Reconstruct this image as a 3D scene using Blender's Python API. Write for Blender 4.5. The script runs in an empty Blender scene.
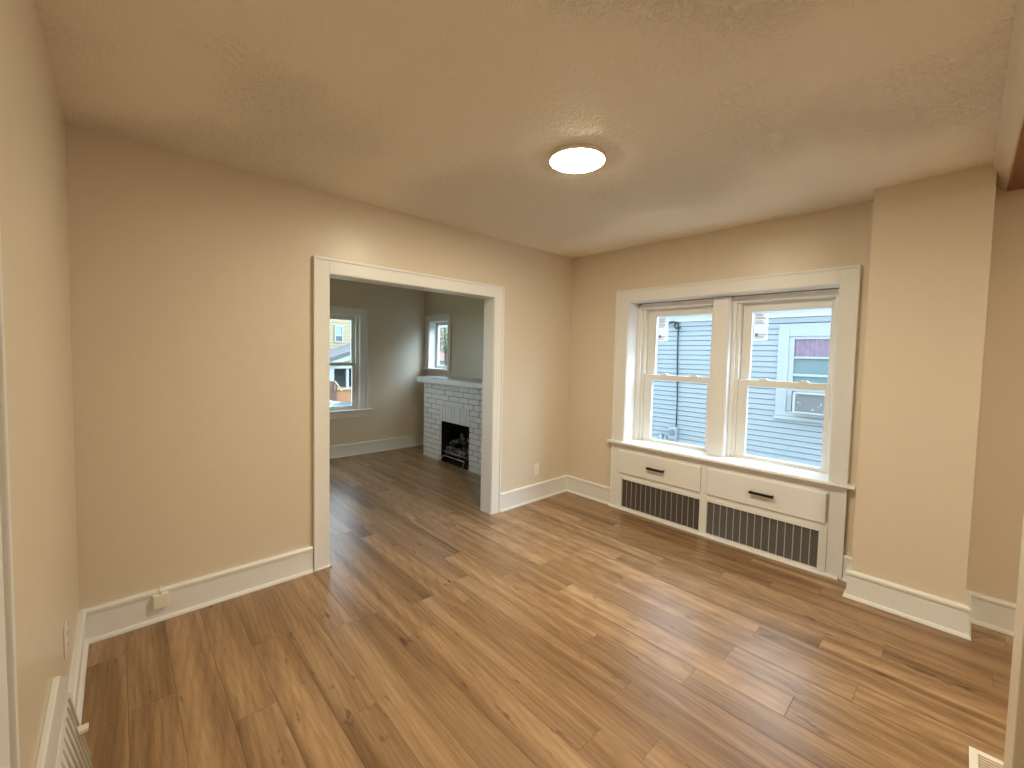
import bpy, bmesh, math, random
from mathutils import Vector, Matrix
random.seed(7)
PI = math.pi
scene = bpy.context.scene
C = scene.collection

# ------------------------------------------------------------------ camera, sky, exposure
H = 2.5
cam_d = bpy.data.cameras.new('camera')
cam = bpy.data.objects.new('camera', cam_d)
C.objects.link(cam)
F_PX = 422.01
cam_d.sensor_fit = 'HORIZONTAL'
cam_d.sensor_width = 36.0
cam_d.lens = 36.0 * F_PX / 1024.0
cam_d.shift_x = -0.9933 / 1024.0
cam_d.shift_y = -9.4579 / 1024.0
cam_d.clip_start = 0.02
cam_d.clip_end = 300
_r = Vector((0.73047336, -0.68260155, 0.02153604))
_u = Vector((0.01710193, 0.04980747, 0.99861241))
_d = Vector((0.68272703, 0.72909145, -0.04805683))
cam.matrix_world = Matrix(((_r.x, _u.x, -_d.x, -3.5498), (_r.y, _u.y, -_d.y, -2.9018),
                           (_r.z, _u.z, -_d.z, 1.4702), (0, 0, 0, 1)))
scene.camera = cam

SKY_STRENGTH = 4.6
SUN_GLOW = 3.9
LAMP_STRENGTH = 222.0
EXPOSURE = 0.0
world = bpy.data.worlds.new('overcast_sky')
scene.world = world
world.use_nodes = True
wb = world.node_tree.nodes['Background']
wb.inputs[0].default_value = (0.72, 0.91, 1.06, 1)
# overcast sky, brighter round the veiled sun (south-east, about 40 degrees up)
_wn = world.node_tree
_tc = _wn.nodes.new('ShaderNodeTexCoord')
_dt = _wn.nodes.new('ShaderNodeVectorMath')
_dt.operation = 'DOT_PRODUCT'
_dt.inputs[1].default_value = Vector((0.62, -0.78, 0.84)).normalized()
_wn.links.new(_tc.outputs['Generated'], _dt.inputs[0])
_mx = _wn.nodes.new('ShaderNodeMath')
_mx.operation = 'MAXIMUM'
_mx.inputs[1].default_value = 0.0
_wn.links.new(_dt.outputs['Value'], _mx.inputs[0])
_pw = _wn.nodes.new('ShaderNodeMath')
_pw.operation = 'POWER'
_pw.inputs[1].default_value = 7.0
_wn.links.new(_mx.outputs[0], _pw.inputs[0])
_ma = _wn.nodes.new('ShaderNodeMath')
_ma.operation = 'MULTIPLY_ADD'
_ma.inputs[1].default_value = SKY_STRENGTH * SUN_GLOW
_ma.inputs[2].default_value = SKY_STRENGTH
_wn.links.new(_pw.outputs[0], _ma.inputs[0])
_wn.links.new(_ma.outputs[0], wb.inputs[1])
vs = scene.view_settings
vs.view_transform = 'Standard'
vs.look = 'None'
vs.gamma = 1.0
vs.use_curve_mapping = False
vs.exposure = EXPOSURE
scene.cycles.use_denoising = True
scene.cycles.max_bounces = 14
scene.cycles.diffuse_bounces = 8
scene.cycles.transparent_max_bounces = 16
scene.cycles.sample_clamp_indirect = 6.0


# ------------------------------------------------------------------ materials
def newmat(name):
    m = bpy.data.materials.new(name)
    m.use_nodes = True
    return m, m.node_tree, m.node_tree.nodes['Principled BSDF']


def plain(name, col, rough=0.5, metal=0.0, bump=0.0, scale=40.0, spec=0.5, vary=0.0):
    m, nt, p = newmat(name)
    p.inputs['Base Color'].default_value = (*col, 1)
    p.inputs['Roughness'].default_value = rough
    p.inputs['Metallic'].default_value = metal
    p.inputs['Specular IOR Level'].default_value = spec
    if bump or vary:
        tc = nt.nodes.new('ShaderNodeTexCoord')
        n = nt.nodes.new('ShaderNodeTexNoise')
        n.inputs['Scale'].default_value = scale
        n.inputs['Detail'].default_value = 4
        nt.links.new(tc.outputs['Object'], n.inputs['Vector'])
        if bump:
            b = nt.nodes.new('ShaderNodeBump')
            b.inputs['Strength'].default_value = bump
            b.inputs['Distance'].default_value = 0.01
            nt.links.new(n.outputs['Fac'], b.inputs['Height'])
            nt.links.new(b.outputs['Normal'], p.inputs['Normal'])
        if vary:
            mx = nt.nodes.new('ShaderNodeMix')
            mx.data_type = 'RGBA'
            mx.inputs[6].default_value = (*[c * (1 - vary) for c in col], 1)
            mx.inputs[7].default_value = (*[min(1, c * (1 + vary)) for c in col], 1)
            nt.links.new(n.outputs['Fac'], mx.inputs[0])
            nt.links.new(mx.outputs[2], p.inputs['Base Color'])
    return m


def emit(name, col, strength):
    m = bpy.data.materials.new(name)
    m.use_nodes = True
    nt = m.node_tree
    nt.nodes.remove(nt.nodes['Principled BSDF'])
    e = nt.nodes.new('ShaderNodeEmission')
    e.inputs[0].default_value = (*col, 1)
    e.inputs[1].default_value = strength
    nt.links.new(e.outputs[0], nt.nodes['Material Output'].inputs[0])
    return m


def glass_mat(name, tint=(1, 1, 1), refl=1.0):
    m = bpy.data.materials.new(name)
    m.use_nodes = True
    nt = m.node_tree
    nt.nodes.remove(nt.nodes['Principled BSDF'])
    t = nt.nodes.new('ShaderNodeBsdfTransparent')
    t.inputs[0].default_value = (*tint, 1)
    g = nt.nodes.new('ShaderNodeBsdfGlossy')
    g.inputs['Roughness'].default_value = 0.02
    lw = nt.nodes.new('ShaderNodeLayerWeight')
    lw.inputs[0].default_value = 0.5
    pw = nt.nodes.new('ShaderNodeMath')
    pw.operation = 'POWER'
    pw.inputs[1].default_value = 5.0
    nt.links.new(lw.outputs['Facing'], pw.inputs[0])
    ml = nt.nodes.new('ShaderNodeMath')
    ml.operation = 'MULTIPLY_ADD'
    ml.inputs[1].default_value = 0.8 * refl
    ml.inputs[2].default_value = 0.03 * refl
    mx = nt.nodes.new('ShaderNodeMixShader')
    nt.links.new(pw.outputs[0], ml.inputs[0])
    nt.links.new(ml.outputs[0], mx.inputs[0])
    nt.links.new(t.outputs[0], mx.inputs[1])
    nt.links.new(g.outputs[0], mx.inputs[2])
    nt.links.new(mx.outputs[0], nt.nodes['Material Output'].inputs[0])
    return m


def math_node(nt, op, a, b=None, c=None):
    n = nt.nodes.new('ShaderNodeMath')
    n.operation = op
    for i, v in enumerate((a, b, c)):
        if v is None:
            continue
        if isinstance(v, (int, float)):
            n.inputs[i].default_value = v
        else:
            nt.links.new(v, n.inputs[i])
    return n.outputs[0]


def mix_col(nt, fac, a, b, blend='MIX'):
    n = nt.nodes.new('ShaderNodeMix')
    n.data_type = 'RGBA'
    n.blend_type = blend
    for i, v in ((0, fac), (6, a), (7, b)):
        if isinstance(v, (int, float)):
            n.inputs[i].default_value = v
        elif isinstance(v, tuple):
            n.inputs[i].default_value = (*v, 1)
        else:
            nt.links.new(v, n.inputs[i])
    return n.outputs[2]


def ramp(nt, fac, stops):
    n = nt.nodes.new('ShaderNodeValToRGB')
    e = n.color_ramp.elements
    while len(e) < len(stops):
        e.new(0.5)
    for el, (p, c) in zip(e, stops):
        el.position = p
        el.color = (*c, 1) if len(c) == 3 else c
    nt.links.new(fac, n.inputs[0])
    return n.outputs[0]


def floor_material():
    m, nt, p = newmat('oak_plank_floor')
    L = nt.links
    tc = nt.nodes.new('ShaderNodeTexCoord')
    sp = nt.nodes.new('ShaderNodeSeparateXYZ')
    L.new(tc.outputs['Object'], sp.inputs[0])
    PW, PL = 0.152, 1.22
    u = math_node(nt, 'DIVIDE', math_node(nt, 'ADD', sp.outputs[0], 0.961 + 20 * PW), PW)
    row = math_node(nt, 'FLOOR', u)
    fu = math_node(nt, 'FRACT', u)
    wn = nt.nodes.new('ShaderNodeTexWhiteNoise')
    wn.noise_dimensions = '1D'
    L.new(row, wn.inputs['W'])
    v = math_node(nt, 'ADD', math_node(nt, 'DIVIDE', sp.outputs[1], PL), math_node(nt, 'MULTIPLY', wn.outputs['Value'], 7.0))
    col = math_node(nt, 'FLOOR', v)
    fv = math_node(nt, 'FRACT', v)
    cid = nt.nodes.new('ShaderNodeCombineXYZ')
    L.new(row, cid.inputs[0])
    L.new(col, cid.inputs[1])
    wn2 = nt.nodes.new('ShaderNodeTexWhiteNoise')
    wn2.noise_dimensions = '2D'
    L.new(cid.outputs[0], wn2.inputs['Vector'])
    pid = wn2.outputs['Value']
    # grain coordinates, shifted for every plank
    def coords(sx, sy, sh):
        c = nt.nodes.new('ShaderNodeCombineXYZ')
        L.new(math_node(nt, 'ADD', math_node(nt, 'MULTIPLY', sp.outputs[0], sx), math_node(nt, 'MULTIPLY', pid, sh)), c.inputs[0])
        L.new(math_node(nt, 'ADD', math_node(nt, 'MULTIPLY', sp.outputs[1], sy), math_node(nt, 'MULTIPLY', pid, sh * 1.7)), c.inputs[1])
        L.new(math_node(nt, 'MULTIPLY', pid, 31.0), c.inputs[2])
        return c.outputs[0]
    n1 = nt.nodes.new('ShaderNodeTexNoise')          # broad light and dark streaks
    n1.inputs['Scale'].default_value = 1.0
    n1.inputs['Detail'].default_value = 5
    n1.inputs['Roughness'].default_value = 0.6
    n1.inputs['Distortion'].default_value = 0.35
    L.new(coords(11.0, 0.55, 57.0), n1.inputs['Vector'])
    n2 = nt.nodes.new('ShaderNodeTexNoise')          # fine pores
    n2.inputs['Scale'].default_value = 1.0
    n2.inputs['Detail'].default_value = 6
    n2.inputs['Roughness'].default_value = 0.7
    L.new(coords(150.0, 9.0, 91.0), n2.inputs['Vector'])
    wv = nt.nodes.new('ShaderNodeTexWave')           # cathedral figure
    wv.wave_type = 'RINGS'
    wv.rings_direction = 'Z'
    wv.inputs['Scale'].default_value = 1.0
    wv.inputs['Distortion'].default_value = 5.0
    wv.inputs['Detail'].default_value = 2.0
    wv.inputs['Detail Scale'].default_value = 1.2
    L.new(coords(14.0, 1.6, 23.0), wv.inputs['Vector'])
    n3 = nt.nodes.new('ShaderNodeTexNoise')          # knots and dark patches
    n3.inputs['Scale'].default_value = 1.0
    n3.inputs['Detail'].default_value = 3
    L.new(coords(22.0, 6.5, 77.0), n3.inputs['Vector'])
    base = ramp(nt, n1.outputs['Fac'], [(0.28, (0.155, 0.083, 0.037)), (0.46, (0.298, 0.176, 0.089)),
                                        (0.60, (0.40, 0.252, 0.136)), (0.78, (0.51, 0.350, 0.206))])
    fine = ramp(nt, n2.outputs['Fac'], [(0.3, (0.72, 0.70, 0.68)), (0.62, (1.06, 1.06, 1.06))])
    c1 = mix_col(nt, 0.8, base, fine, 'MULTIPLY')
    wav = ramp(nt, wv.outputs['Fac'], [(0.0, (0.80, 0.78, 0.75)), (0.5, (1, 1, 1)), (1.0, (1.04, 1.04, 1.04))])
    c2 = mix_col(nt, 0.55, c1, wav, 'MULTIPLY')
    kn = ramp(nt, n3.outputs['Fac'], [(0.25, (0.42, 0.34, 0.27)), (0.335, (1, 1, 1))])
    c3 = mix_col(nt, 0.9, c2, kn, 'MULTIPLY')
    tint = ramp(nt, pid, [(0.0, (0.84, 0.82, 0.80)), (0.35, (0.95, 0.94, 0.92)), (0.7, (1.03, 1.03, 1.02)), (1.0, (1.12, 1.12, 1.12))])
    c4 = mix_col(nt, 1.0, c3, tint, 'MULTIPLY')
    eu = math_node(nt, 'MINIMUM', fu, math_node(nt, 'SUBTRACT', 1.0, fu))
    ev = math_node(nt, 'MULTIPLY', math_node(nt, 'MINIMUM', fv, math_node(nt, 'SUBTRACT', 1.0, fv)), PL / PW)
    e = math_node(nt, 'MINIMUM', eu, ev)
    groove = math_node(nt, 'MINIMUM', math_node(nt, 'DIVIDE', e, 0.014), 1.0)
    c5 = mix_col(nt, groove, mix_col(nt, 0.7, c4, (0.10, 0.06, 0.03)), c4)
    edge = math_node(nt, 'MINIMUM', math_node(nt, 'ADD', math_node(nt, 'MULTIPLY', fu, 3.2), math_node(nt, 'MULTIPLY', n1.outputs['Fac'], 0.9)), 1.0)
    c6 = mix_col(nt, edge, mix_col(nt, 0.32, c5, (0.13, 0.075, 0.035)), c5)
    L.new(c6, p.inputs['Base Color'])
    rg = math_node(nt, 'ADD', math_node(nt, 'MULTIPLY', n2.outputs['Fac'], 0.14), 0.24)
    L.new(rg, p.inputs['Roughness'])
    p.inputs['Specular IOR Level'].default_value = 0.6
    b = nt.nodes.new('ShaderNodeBump')
    b.inputs['Strength'].default_value = 0.35
    b.inputs['Distance'].default_value = 0.002
    hh = math_node(nt, 'ADD', math_node(nt, 'MULTIPLY', n2.outputs['Fac'], 0.35), groove)
    L.new(hh, b.inputs['Height'])
    L.new(b.outputs['Normal'], p.inputs['Normal'])
    return m


def ceiling_material():
    m, nt, p = newmat('ceiling_textured_paint')
    L = nt.links
    tc = nt.nodes.new('ShaderNodeTexCoord')
    n = nt.nodes.new('ShaderNodeTexNoise')
    n.inputs['Scale'].default_value = 38
    n.inputs['Detail'].default_value = 3
    n.inputs['Distortion'].default_value = 1.2
    L.new(tc.outputs['Object'], n.inputs['Vector'])
    msk = nt.nodes.new('ShaderNodeTexNoise')
    msk.inputs['Scale'].default_value = 1.1
    msk.inputs['Detail'].default_value = 2
    L.new(tc.outputs['Object'], msk.inputs['Vector'])
    mr = ramp(nt, msk.outputs['Fac'], [(0.42, (0.10, 0.10, 0.10)), (0.58, (1, 1, 1))])
    ridge = ramp(nt, n.outputs['Fac'], [(0.42, (0, 0, 0)), (0.60, (1, 1, 1))])
    bw = math_node(nt, 'MULTIPLY', ridge, mr)
    b = nt.nodes.new('ShaderNodeBump')
    b.inputs['Strength'].default_value = 0.7
    b.inputs['Distance'].default_value = 0.016
    L.new(bw, b.inputs['Height'])
    L.new(b.outputs['Normal'], p.inputs['Normal'])
    p.inputs['Base Color'].default_value = (0.87, 0.81, 0.70, 1)
    p.inputs['Roughness'].default_value = 0.55
    p.inputs['Specular IOR Level'].default_value = 0.3
    return m


def wood_dark_material():
    m, nt, p = newmat('stained_wood')
    tc = nt.nodes.new('ShaderNodeTexCoord')
    mp = nt.nodes.new('ShaderNodeMapping')
    mp.inputs['Scale'].default_value = (3, 60, 60)
    nt.links.new(tc.outputs['Object'], mp.inputs[0])
    n = nt.nodes.new('ShaderNodeTexNoise')
    n.inputs['Scale'].default_value = 1
    n.inputs['Detail'].default_value = 5
    nt.links.new(mp.outputs[0], n.inputs['Vector'])
    c = ramp(nt, n.outputs['Fac'], [(0.3, (0.16, 0.055, 0.02)), (0.7, (0.36, 0.15, 0.055))])
    nt.links.new(c, p.inputs['Base Color'])
    p.inputs['Roughness'].default_value = 0.4
    return m


def shingle_material():
    m, nt, p = newmat('grey_roof_shingles')
    tc = nt.nodes.new('ShaderNodeTexCoord')
    br = nt.nodes.new('ShaderNodeTexBrick')
    br.inputs['Scale'].default_value = 4
    br.inputs['Color1'].default_value = (0.11, 0.11, 0.115, 1)
    br.inputs['Color2'].default_value = (0.16, 0.16, 0.165, 1)
    br.inputs['Mortar'].default_value = (0.07, 0.07, 0.07, 1)
    nt.links.new(tc.outputs['Object'], br.inputs['Vector'])
    nt.links.new(br.outputs['Color'], p.inputs['Base Color'])
    p.inputs['Roughness'].default_value = 0.9
    return m


def brick_material(name, c1, c2, mortar, scale=5.0):
    m, nt, p = newmat(name)
    tc = nt.nodes.new('ShaderNodeTexCoord')
    mp = nt.nodes.new('ShaderNodeMapping')
    mp.inputs['Rotation'].default_value = (PI / 2, 0, 0)
    nt.links.new(tc.outputs['Object'], mp.inputs[0])
    br = nt.nodes.new('ShaderNodeTexBrick')
    br.inputs['Scale'].default_value = scale
    br.inputs['Color1'].default_value = (*c1, 1)
    br.inputs['Color2'].default_value = (*c2, 1)
    br.inputs['Mortar'].default_value = (*mortar, 1)
    nt.links.new(mp.outputs[0], br.inputs['Vector'])
    nt.links.new(br.outputs['Color'], p.inputs['Base Color'])
    p.inputs['Roughness'].default_value = 0.9
    return m


M_WALL = plain('cream_wall_paint', (0.70, 0.615, 0.495), rough=0.34, bump=0.06, scale=14, spec=0.45, vary=0.02)
M_CEIL = ceiling_material()
M_TRIM = plain('white_trim_paint', (0.79, 0.79, 0.785), rough=0.38, bump=0.05, scale=25, spec=0.5)
M_FLOOR = floor_material()
M_SASH = plain('white_vinyl', (0.78, 0.77, 0.74), rough=0.35)
M_GAP = plain('gap_shade_strip', (0.06, 0.05, 0.04), rough=0.9)  # solid dark strip in place of the shade in the head gap
M_GLASS = glass_mat('window_glass', (0.97, 0.99, 1.0), 0.9)
M_BLACK = plain('matte_black_metal', (0.012, 0.012, 0.013), rough=0.4, metal=0.3)
M_WOOD = wood_dark_material()
M_PLASTIC = plain('white_plastic', (0.82, 0.78, 0.71), rough=0.35)
M_SLOT = plain('dark_slot', (0.02, 0.02, 0.02), rough=0.8)
M_LAMP = emit('lamp_diffuser_glow', (1.0, 0.895, 0.655), LAMP_STRENGTH)
M_LAMP_ADDED = emit('added_lamp_glow', (1.0, 0.895, 0.655), LAMP_STRENGTH * 1.05)
M_LAMPRIM = plain('lamp_white_rim', (0.85, 0.8, 0.74), rough=0.4)
M_GRILLE_BACK = plain('radiator_dark_back', (0.05, 0.046, 0.045), rough=0.9)
M_GRILLE_WIRE = plain('grille_steel', (0.30, 0.29, 0.29), rough=0.5, metal=0.4)
M_GRILLE_RIB = plain('grille_rib_steel', (0.66, 0.64, 0.62), rough=0.45, metal=0.4)
M_GRILLE_WIRE2 = plain('grille_brown_steel', (0.20, 0.175, 0.165), rough=0.55, metal=0.3)
M_GRILLE_RIB2 = plain('grille_brown_rib', (0.50, 0.46, 0.43), rough=0.5, metal=0.3)
M_PBRICK = plain('white_painted_brick', (0.74, 0.72, 0.67), rough=0.55, bump=0.25, scale=60, vary=0.05)
M_MORTAR = plain('painted_mortar', (0.36, 0.345, 0.32), rough=0.85, bump=0.2, scale=80)
M_SOOT = plain('sooty_firebox', (0.012, 0.011, 0.010), rough=0.95, bump=0.2, scale=30)
M_STEEL = plain('bare_steel', (0.55, 0.53, 0.50), rough=0.35, metal=0.9)
M_LOG, _nt, _p = newmat('ceramic_log')
_tc = _nt.nodes.new('ShaderNodeTexCoord')
_v = _nt.nodes.new('ShaderNodeTexNoise')
_v.inputs['Scale'].default_value = 26
_v.inputs['Detail'].default_value = 4
_nt.links.new(_tc.outputs['Object'], _v.inputs['Vector'])
_nt.links.new(ramp(_nt, _v.outputs['Fac'], [(0.44, (0.012, 0.010, 0.009)), (0.56, (0.14, 0.115, 0.095)), (0.70, (0.30, 0.26, 0.22))]), _p.inputs['Base Color'])
_b = _nt.nodes.new('ShaderNodeBump')
_b.inputs['Distance'].default_value = 0.02
_nt.links.new(_v.outputs['Fac'], _b.inputs['Height'])
_nt.links.new(_b.outputs['Normal'], _p.inputs['Normal'])
_p.inputs['Roughness'].default_value = 0.95
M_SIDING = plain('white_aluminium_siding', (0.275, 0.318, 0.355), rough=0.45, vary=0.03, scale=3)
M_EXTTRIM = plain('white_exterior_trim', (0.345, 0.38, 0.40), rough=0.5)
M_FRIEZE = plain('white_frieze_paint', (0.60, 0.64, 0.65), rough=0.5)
M_EXTPANE = plain('neighbour_window_blind', (0.14, 0.21, 0.235), rough=0.25, vary=0.15, scale=6)
M_VALANCE = plain('lilac_valance', (0.22, 0.16, 0.225), rough=0.8, vary=0.35, scale=14)
M_AC = plain('air_conditioner_white', (0.36, 0.38, 0.39), rough=0.5)
M_ACG, _nt, _p = newmat('air_conditioner_coil')
_tc = _nt.nodes.new('ShaderNodeTexCoord')
_v = _nt.nodes.new('ShaderNodeTexNoise')
_v.inputs['Scale'].default_value = 22
_nt.links.new(_tc.outputs['Object'], _v.inputs['Vector'])
_nt.links.new(ramp(_nt, _v.outputs['Fac'], [(0.64, (0.15, 0.155, 0.16)), (0.68, (0.5, 0.5, 0.5))]), _p.inputs['Base Color'])
_p.inputs['Roughness'].default_value = 0.7
M_CABLE = plain('black_cable', (0.03, 0.03, 0.035), rough=0.6)
M_METER = plain('meter_grey', (0.35, 0.38, 0.42), rough=0.4, metal=0.3)
M_YELLOW = plain('yellow_siding', (0.20, 0.155, 0.085), rough=0.6)
M_SHINGLE = shingle_material()
M_STREETTRIM = plain('street_house_trim', (0.225, 0.23, 0.235), rough=0.6)
M_DARKGREY = plain('dark_porch_grey', (0.06, 0.066, 0.08), rough=0.8)
M_BLUEPANE = plain('light_blue_pane', (0.14, 0.20, 0.24), rough=0.2)  # upper panes given a flat light blue colour
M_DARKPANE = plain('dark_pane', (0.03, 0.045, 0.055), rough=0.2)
M_ORANGEBRICK = brick_material('orange_brick', (0.22, 0.065, 0.022), (0.26, 0.10, 0.04), (0.25, 0.17, 0.12))
M_REDBRICK = brick_material('red_brick', (0.085, 0.03, 0.024), (0.11, 0.045, 0.034), (0.12, 0.08, 0.07))
M_CAP = plain('pale_stone_cap', (0.27, 0.19, 0.11), rough=0.7)
M_CAR = plain('blue_car_paint', (0.03, 0.06, 0.10), rough=0.25)
M_CARW = plain('white_car_paint', (0.25, 0.25, 0.25), rough=0.25)
M_TYRE = plain('black_rubber', (0.015, 0.015, 0.015), rough=0.9)
M_GRASS = plain('lawn_grass', (0.10, 0.17, 0.05), rough=0.95, vary=0.4, scale=6, bump=0.4)
M_LEAF = plain('tree_leaf', (0.05, 0.12, 0.045), rough=0.7, vary=0.5, scale=5)
M_BARK = plain('tree_bark', (0.11, 0.08, 0.06), rough=0.95, bump=0.5, scale=20)
M_REDROOF = plain('red_roof_shingles', (0.17, 0.085, 0.075), rough=0.9, vary=0.35, scale=9)
M_STICKER, _nt, _p = newmat('white_paper_label')
_p.inputs['Base Color'].default_value = (0.8, 0.79, 0.78, 1)
_tr = _nt.nodes.new('ShaderNodeBsdfTranslucent')
_tr.inputs[0].default_value = (0.85, 0.83, 0.83, 1)
_mx = _nt.nodes.new('ShaderNodeMixShader')
_mx.inputs[0].default_value = 0.6
_nt.links.new(_p.outputs[0], _mx.inputs[1])
_nt.links.new(_tr.outputs[0], _mx.inputs[2])
_nt.links.new(_mx.outputs[0], _nt.nodes['Material Output'].inputs[0])
M_STICKINK = plain('grey_label_ink', (0.28, 0.28, 0.32), rough=0.8)
M_DIRT = plain('side_yard_gravel', (0.22, 0.22, 0.20), rough=0.95, vary=0.3, scale=12)
M_BEIGEGRILLE = plain('beige_register_slats', (0.58, 0.50, 0.40), rough=0.5)
M_OLDGREY = plain('worn_register_louvers', (0.52, 0.47, 0.39), rough=0.5, vary=0.1, scale=20)


# ------------------------------------------------------------------ helpers
class MB:
    """collects shapes in one bmesh, then links them as one mesh object"""

    def __init__(self):
        self.bm = bmesh.new()

    def box(self, x0, x1, y0, y1, z0, z1):
        v = [self.bm.verts.new(p) for p in ((x0, y0, z0), (x1, y0, z0), (x1, y1, z0), (x0, y1, z0),
                                            (x0, y0, z1), (x1, y0, z1), (x1, y1, z1), (x0, y1, z1))]
        for f in ((0, 3, 2, 1), (4, 5, 6, 7), (0, 1, 5, 4), (1, 2, 6, 5), (2, 3, 7, 6), (3, 0, 4, 7)):
            self.bm.faces.new([v[i] for i in f])
        return self

    def hexa(self, pts):
        v = [self.bm.verts.new(p) for p in pts]
        for f in ((0, 3, 2, 1), (4, 5, 6, 7), (0, 1, 5, 4), (1, 2, 6, 5), (2, 3, 7, 6), (3, 0, 4, 7)):
            self.bm.faces.new([v[i] for i in f])
        return self

    def extrude(self, ring_a, ring_b):
        a = [self.bm.verts.new(p) for p in ring_a]
        b = [self.bm.verts.new(p) for p in ring_b]
        n = len(a)
        for i in range(n):
            self.bm.faces.new((a[i], a[(i + 1) % n], b[(i + 1) % n], b[i]))
        self.bm.faces.new(list(reversed(a)))
        self.bm.faces.new(b)
        return self

    def prism(self, prof, axis, t0, t1):
        """prof: list of 2-D points in the two axes other than `axis`, in xyz order"""
        def mk(p, t):
            q = list(p)
            q.insert(axis, t)
            return q
        return self.extrude([mk(p, t0) for p in prof], [mk(p, t1) for p in prof])

    def tube(self, pts, r, n=8):
        pts = [Vector(p) for p in pts]
        rs = r if isinstance(r, (list, tuple)) else [r] * len(pts)
        rings = []
        for i, p in enumerate(pts):
            t = (pts[min(i + 1, len(pts) - 1)] - pts[max(i - 1, 0)]).normalized()
            a = t.cross(Vector((0, 0, 1)))
            if a.length < 0.01:
                a = t.cross(Vector((1, 0, 0)))
            a.normalize()
            b = t.cross(a)
            rings.append([self.bm.verts.new(p + (a * math.cos(2 * PI * k / n) + b * math.sin(2 * PI * k / n)) * rs[i]) for k in range(n)])
        for i in range(len(rings) - 1):
            for k in range(n):
                self.bm.faces.new((rings[i][k], rings[i][(k + 1) % n], rings[i + 1][(k + 1) % n], rings[i + 1][k]))
        self.bm.faces.new(list(reversed(rings[0])))
        self.bm.faces.new(rings[-1])
        return self

    def lathe(self, cx, cy, prof, n=64):
        """prof: (radius, z) from the axis outward and back; closed at r = 0 ends"""
        rings = []
        for r, z in prof:
            if r < 1e-6:
                rings.append([self.bm.verts.new((cx, cy, z))])
            else:
                rings.append([self.bm.verts.new((cx + r * math.cos(2 * PI * k / n), cy + r * math.sin(2 * PI * k / n), z)) for k in range(n)])
        for a, b in zip(rings, rings[1:]):
            for k in range(n):
                k2 = (k + 1) % n
                if len(a) == 1 and len(b) == 1:
                    continue
                if len(a) == 1:
                    self.bm.faces.new((a[0], b[k], b[k2]))
                elif len(b) == 1:
                    self.bm.faces.new((a[k], a[k2], b[0]))
                else:
                    self.bm.faces.new((a[k], a[k2], b[k2], b[k]))
        return self

    def build(self, name, mat, parent=None, bevel=0.0, smooth=False):
        bmesh.ops.recalc_face_normals(self.bm, faces=self.bm.faces)
        me = bpy.data.meshes.new(name)
        self.bm.to_mesh(me)
        self.bm.free()
        o = bpy.data.objects.new(name, me)
        C.objects.link(o)
        me.materials.append(mat)
        if smooth:
            for p in me.polygons:
                p.use_smooth = True
        if bevel:
            b = o.modifiers.new('bevel', 'BEVEL')
            b.width = bevel
            b.segments = 2
            b.limit_method = 'ANGLE'
            b.angle_limit = math.radians(40)
        if parent is not None:
            o.parent = parent
            o.matrix_parent_inverse = parent.matrix_world.inverted()
        return o


def empty(name, loc):
    o = bpy.data.objects.new(name, None)
    o.empty_display_size = 0.1
    o.location = loc
    C.objects.link(o)
    o.matrix_world = Matrix.Translation(loc)
    return o


def tag(o, label, cat, group=None, kind=None):
    o['label'] = label
    o['category'] = cat
    if group:
        o['group'] = group
    if kind:
        o['kind'] = kind
    return o


def struct(o, label=None, cat=None):
    o['kind'] = 'structure'
    if label:
        o['label'] = label
        o['category'] = cat
    return o


def note(o, label):
    o['label'] = label
    return o


# ------------------------------------------------------------------ the shell
XW = -3.711           # dining room's left wall
YF = 2.93             # far wall of the fireplace room
DX0, DX1, DZ = -2.524, -1.087, 1.975      # cased opening
W1 = (-2.308, -0.702, 0.64, 1.992)        # double window opening: y0, y1, z0, z1
W3 = (2.29, 2.80, 1.225, 1.95)            # small window opening beside the fireplace
W2 = (-2.16, -1.06, 0.645, 1.965)         # front window opening: x0, x1, z0, z1
EZ = 0.30                                 # outer wall thickness

struct(MB().box(-5.2, 0.3, -5.6, 3.2, -0.2, 0.0).build('floor', M_FLOOR), 'oak plank vinyl floor running through both rooms', 'floor')
mb = MB()
mb.box(-5.2, 0.3, -3.05, 3.2, H, H + 0.15)
struct(mb.build('ceiling', M_CEIL), 'cream textured plaster ceiling with a round lamp', 'ceiling')
struct(MB().box(-5.2, 0.3, -5.6, -3.05, H, H + 0.15).build('ceiling_adjoining', M_CEIL), 'ceiling of the adjoining room beyond the right opening', 'ceiling')

# east wall: window wall of both rooms
mb = MB()
y0, y1, z0, z1 = W1
mb.box(0, EZ, -5.6, y0, 0, H).box(0, EZ, y0, y1, 0, z0).box(0, EZ, y0, y1, z1, H).box(0, EZ, y1, 0.06, 0, H)
struct(mb.build('wall_right', M_WALL), 'cream wall with the double window', 'wall')
mb = MB()
y0, y1, z0, z1 = W3
mb.box(0, 0.16, 0.06, y0, 0, H).box(0, 0.16, y0, y1, 0, z0).box(0, 0.16, y0, y1, z1, H).box(0, 0.16, y1, 3.2, 0, H)
struct(mb.build('wall_fireplace', M_WALL), 'cream wall behind the white brick fireplace', 'wall')
# wall with the cased opening
mb = MB()
mb.box(-5.2, DX0 - 0.01, 0, 0.12, 0, H).box(DX1 + 0.01, 0, 0, 0.12, 0, H).box(DX0 - 0.01, DX1 + 0.01, 0, 0.12, DZ + 0.01, H)
struct(mb.build('wall_back', M_WALL), 'cream wall with the wide cased opening', 'wall')
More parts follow.
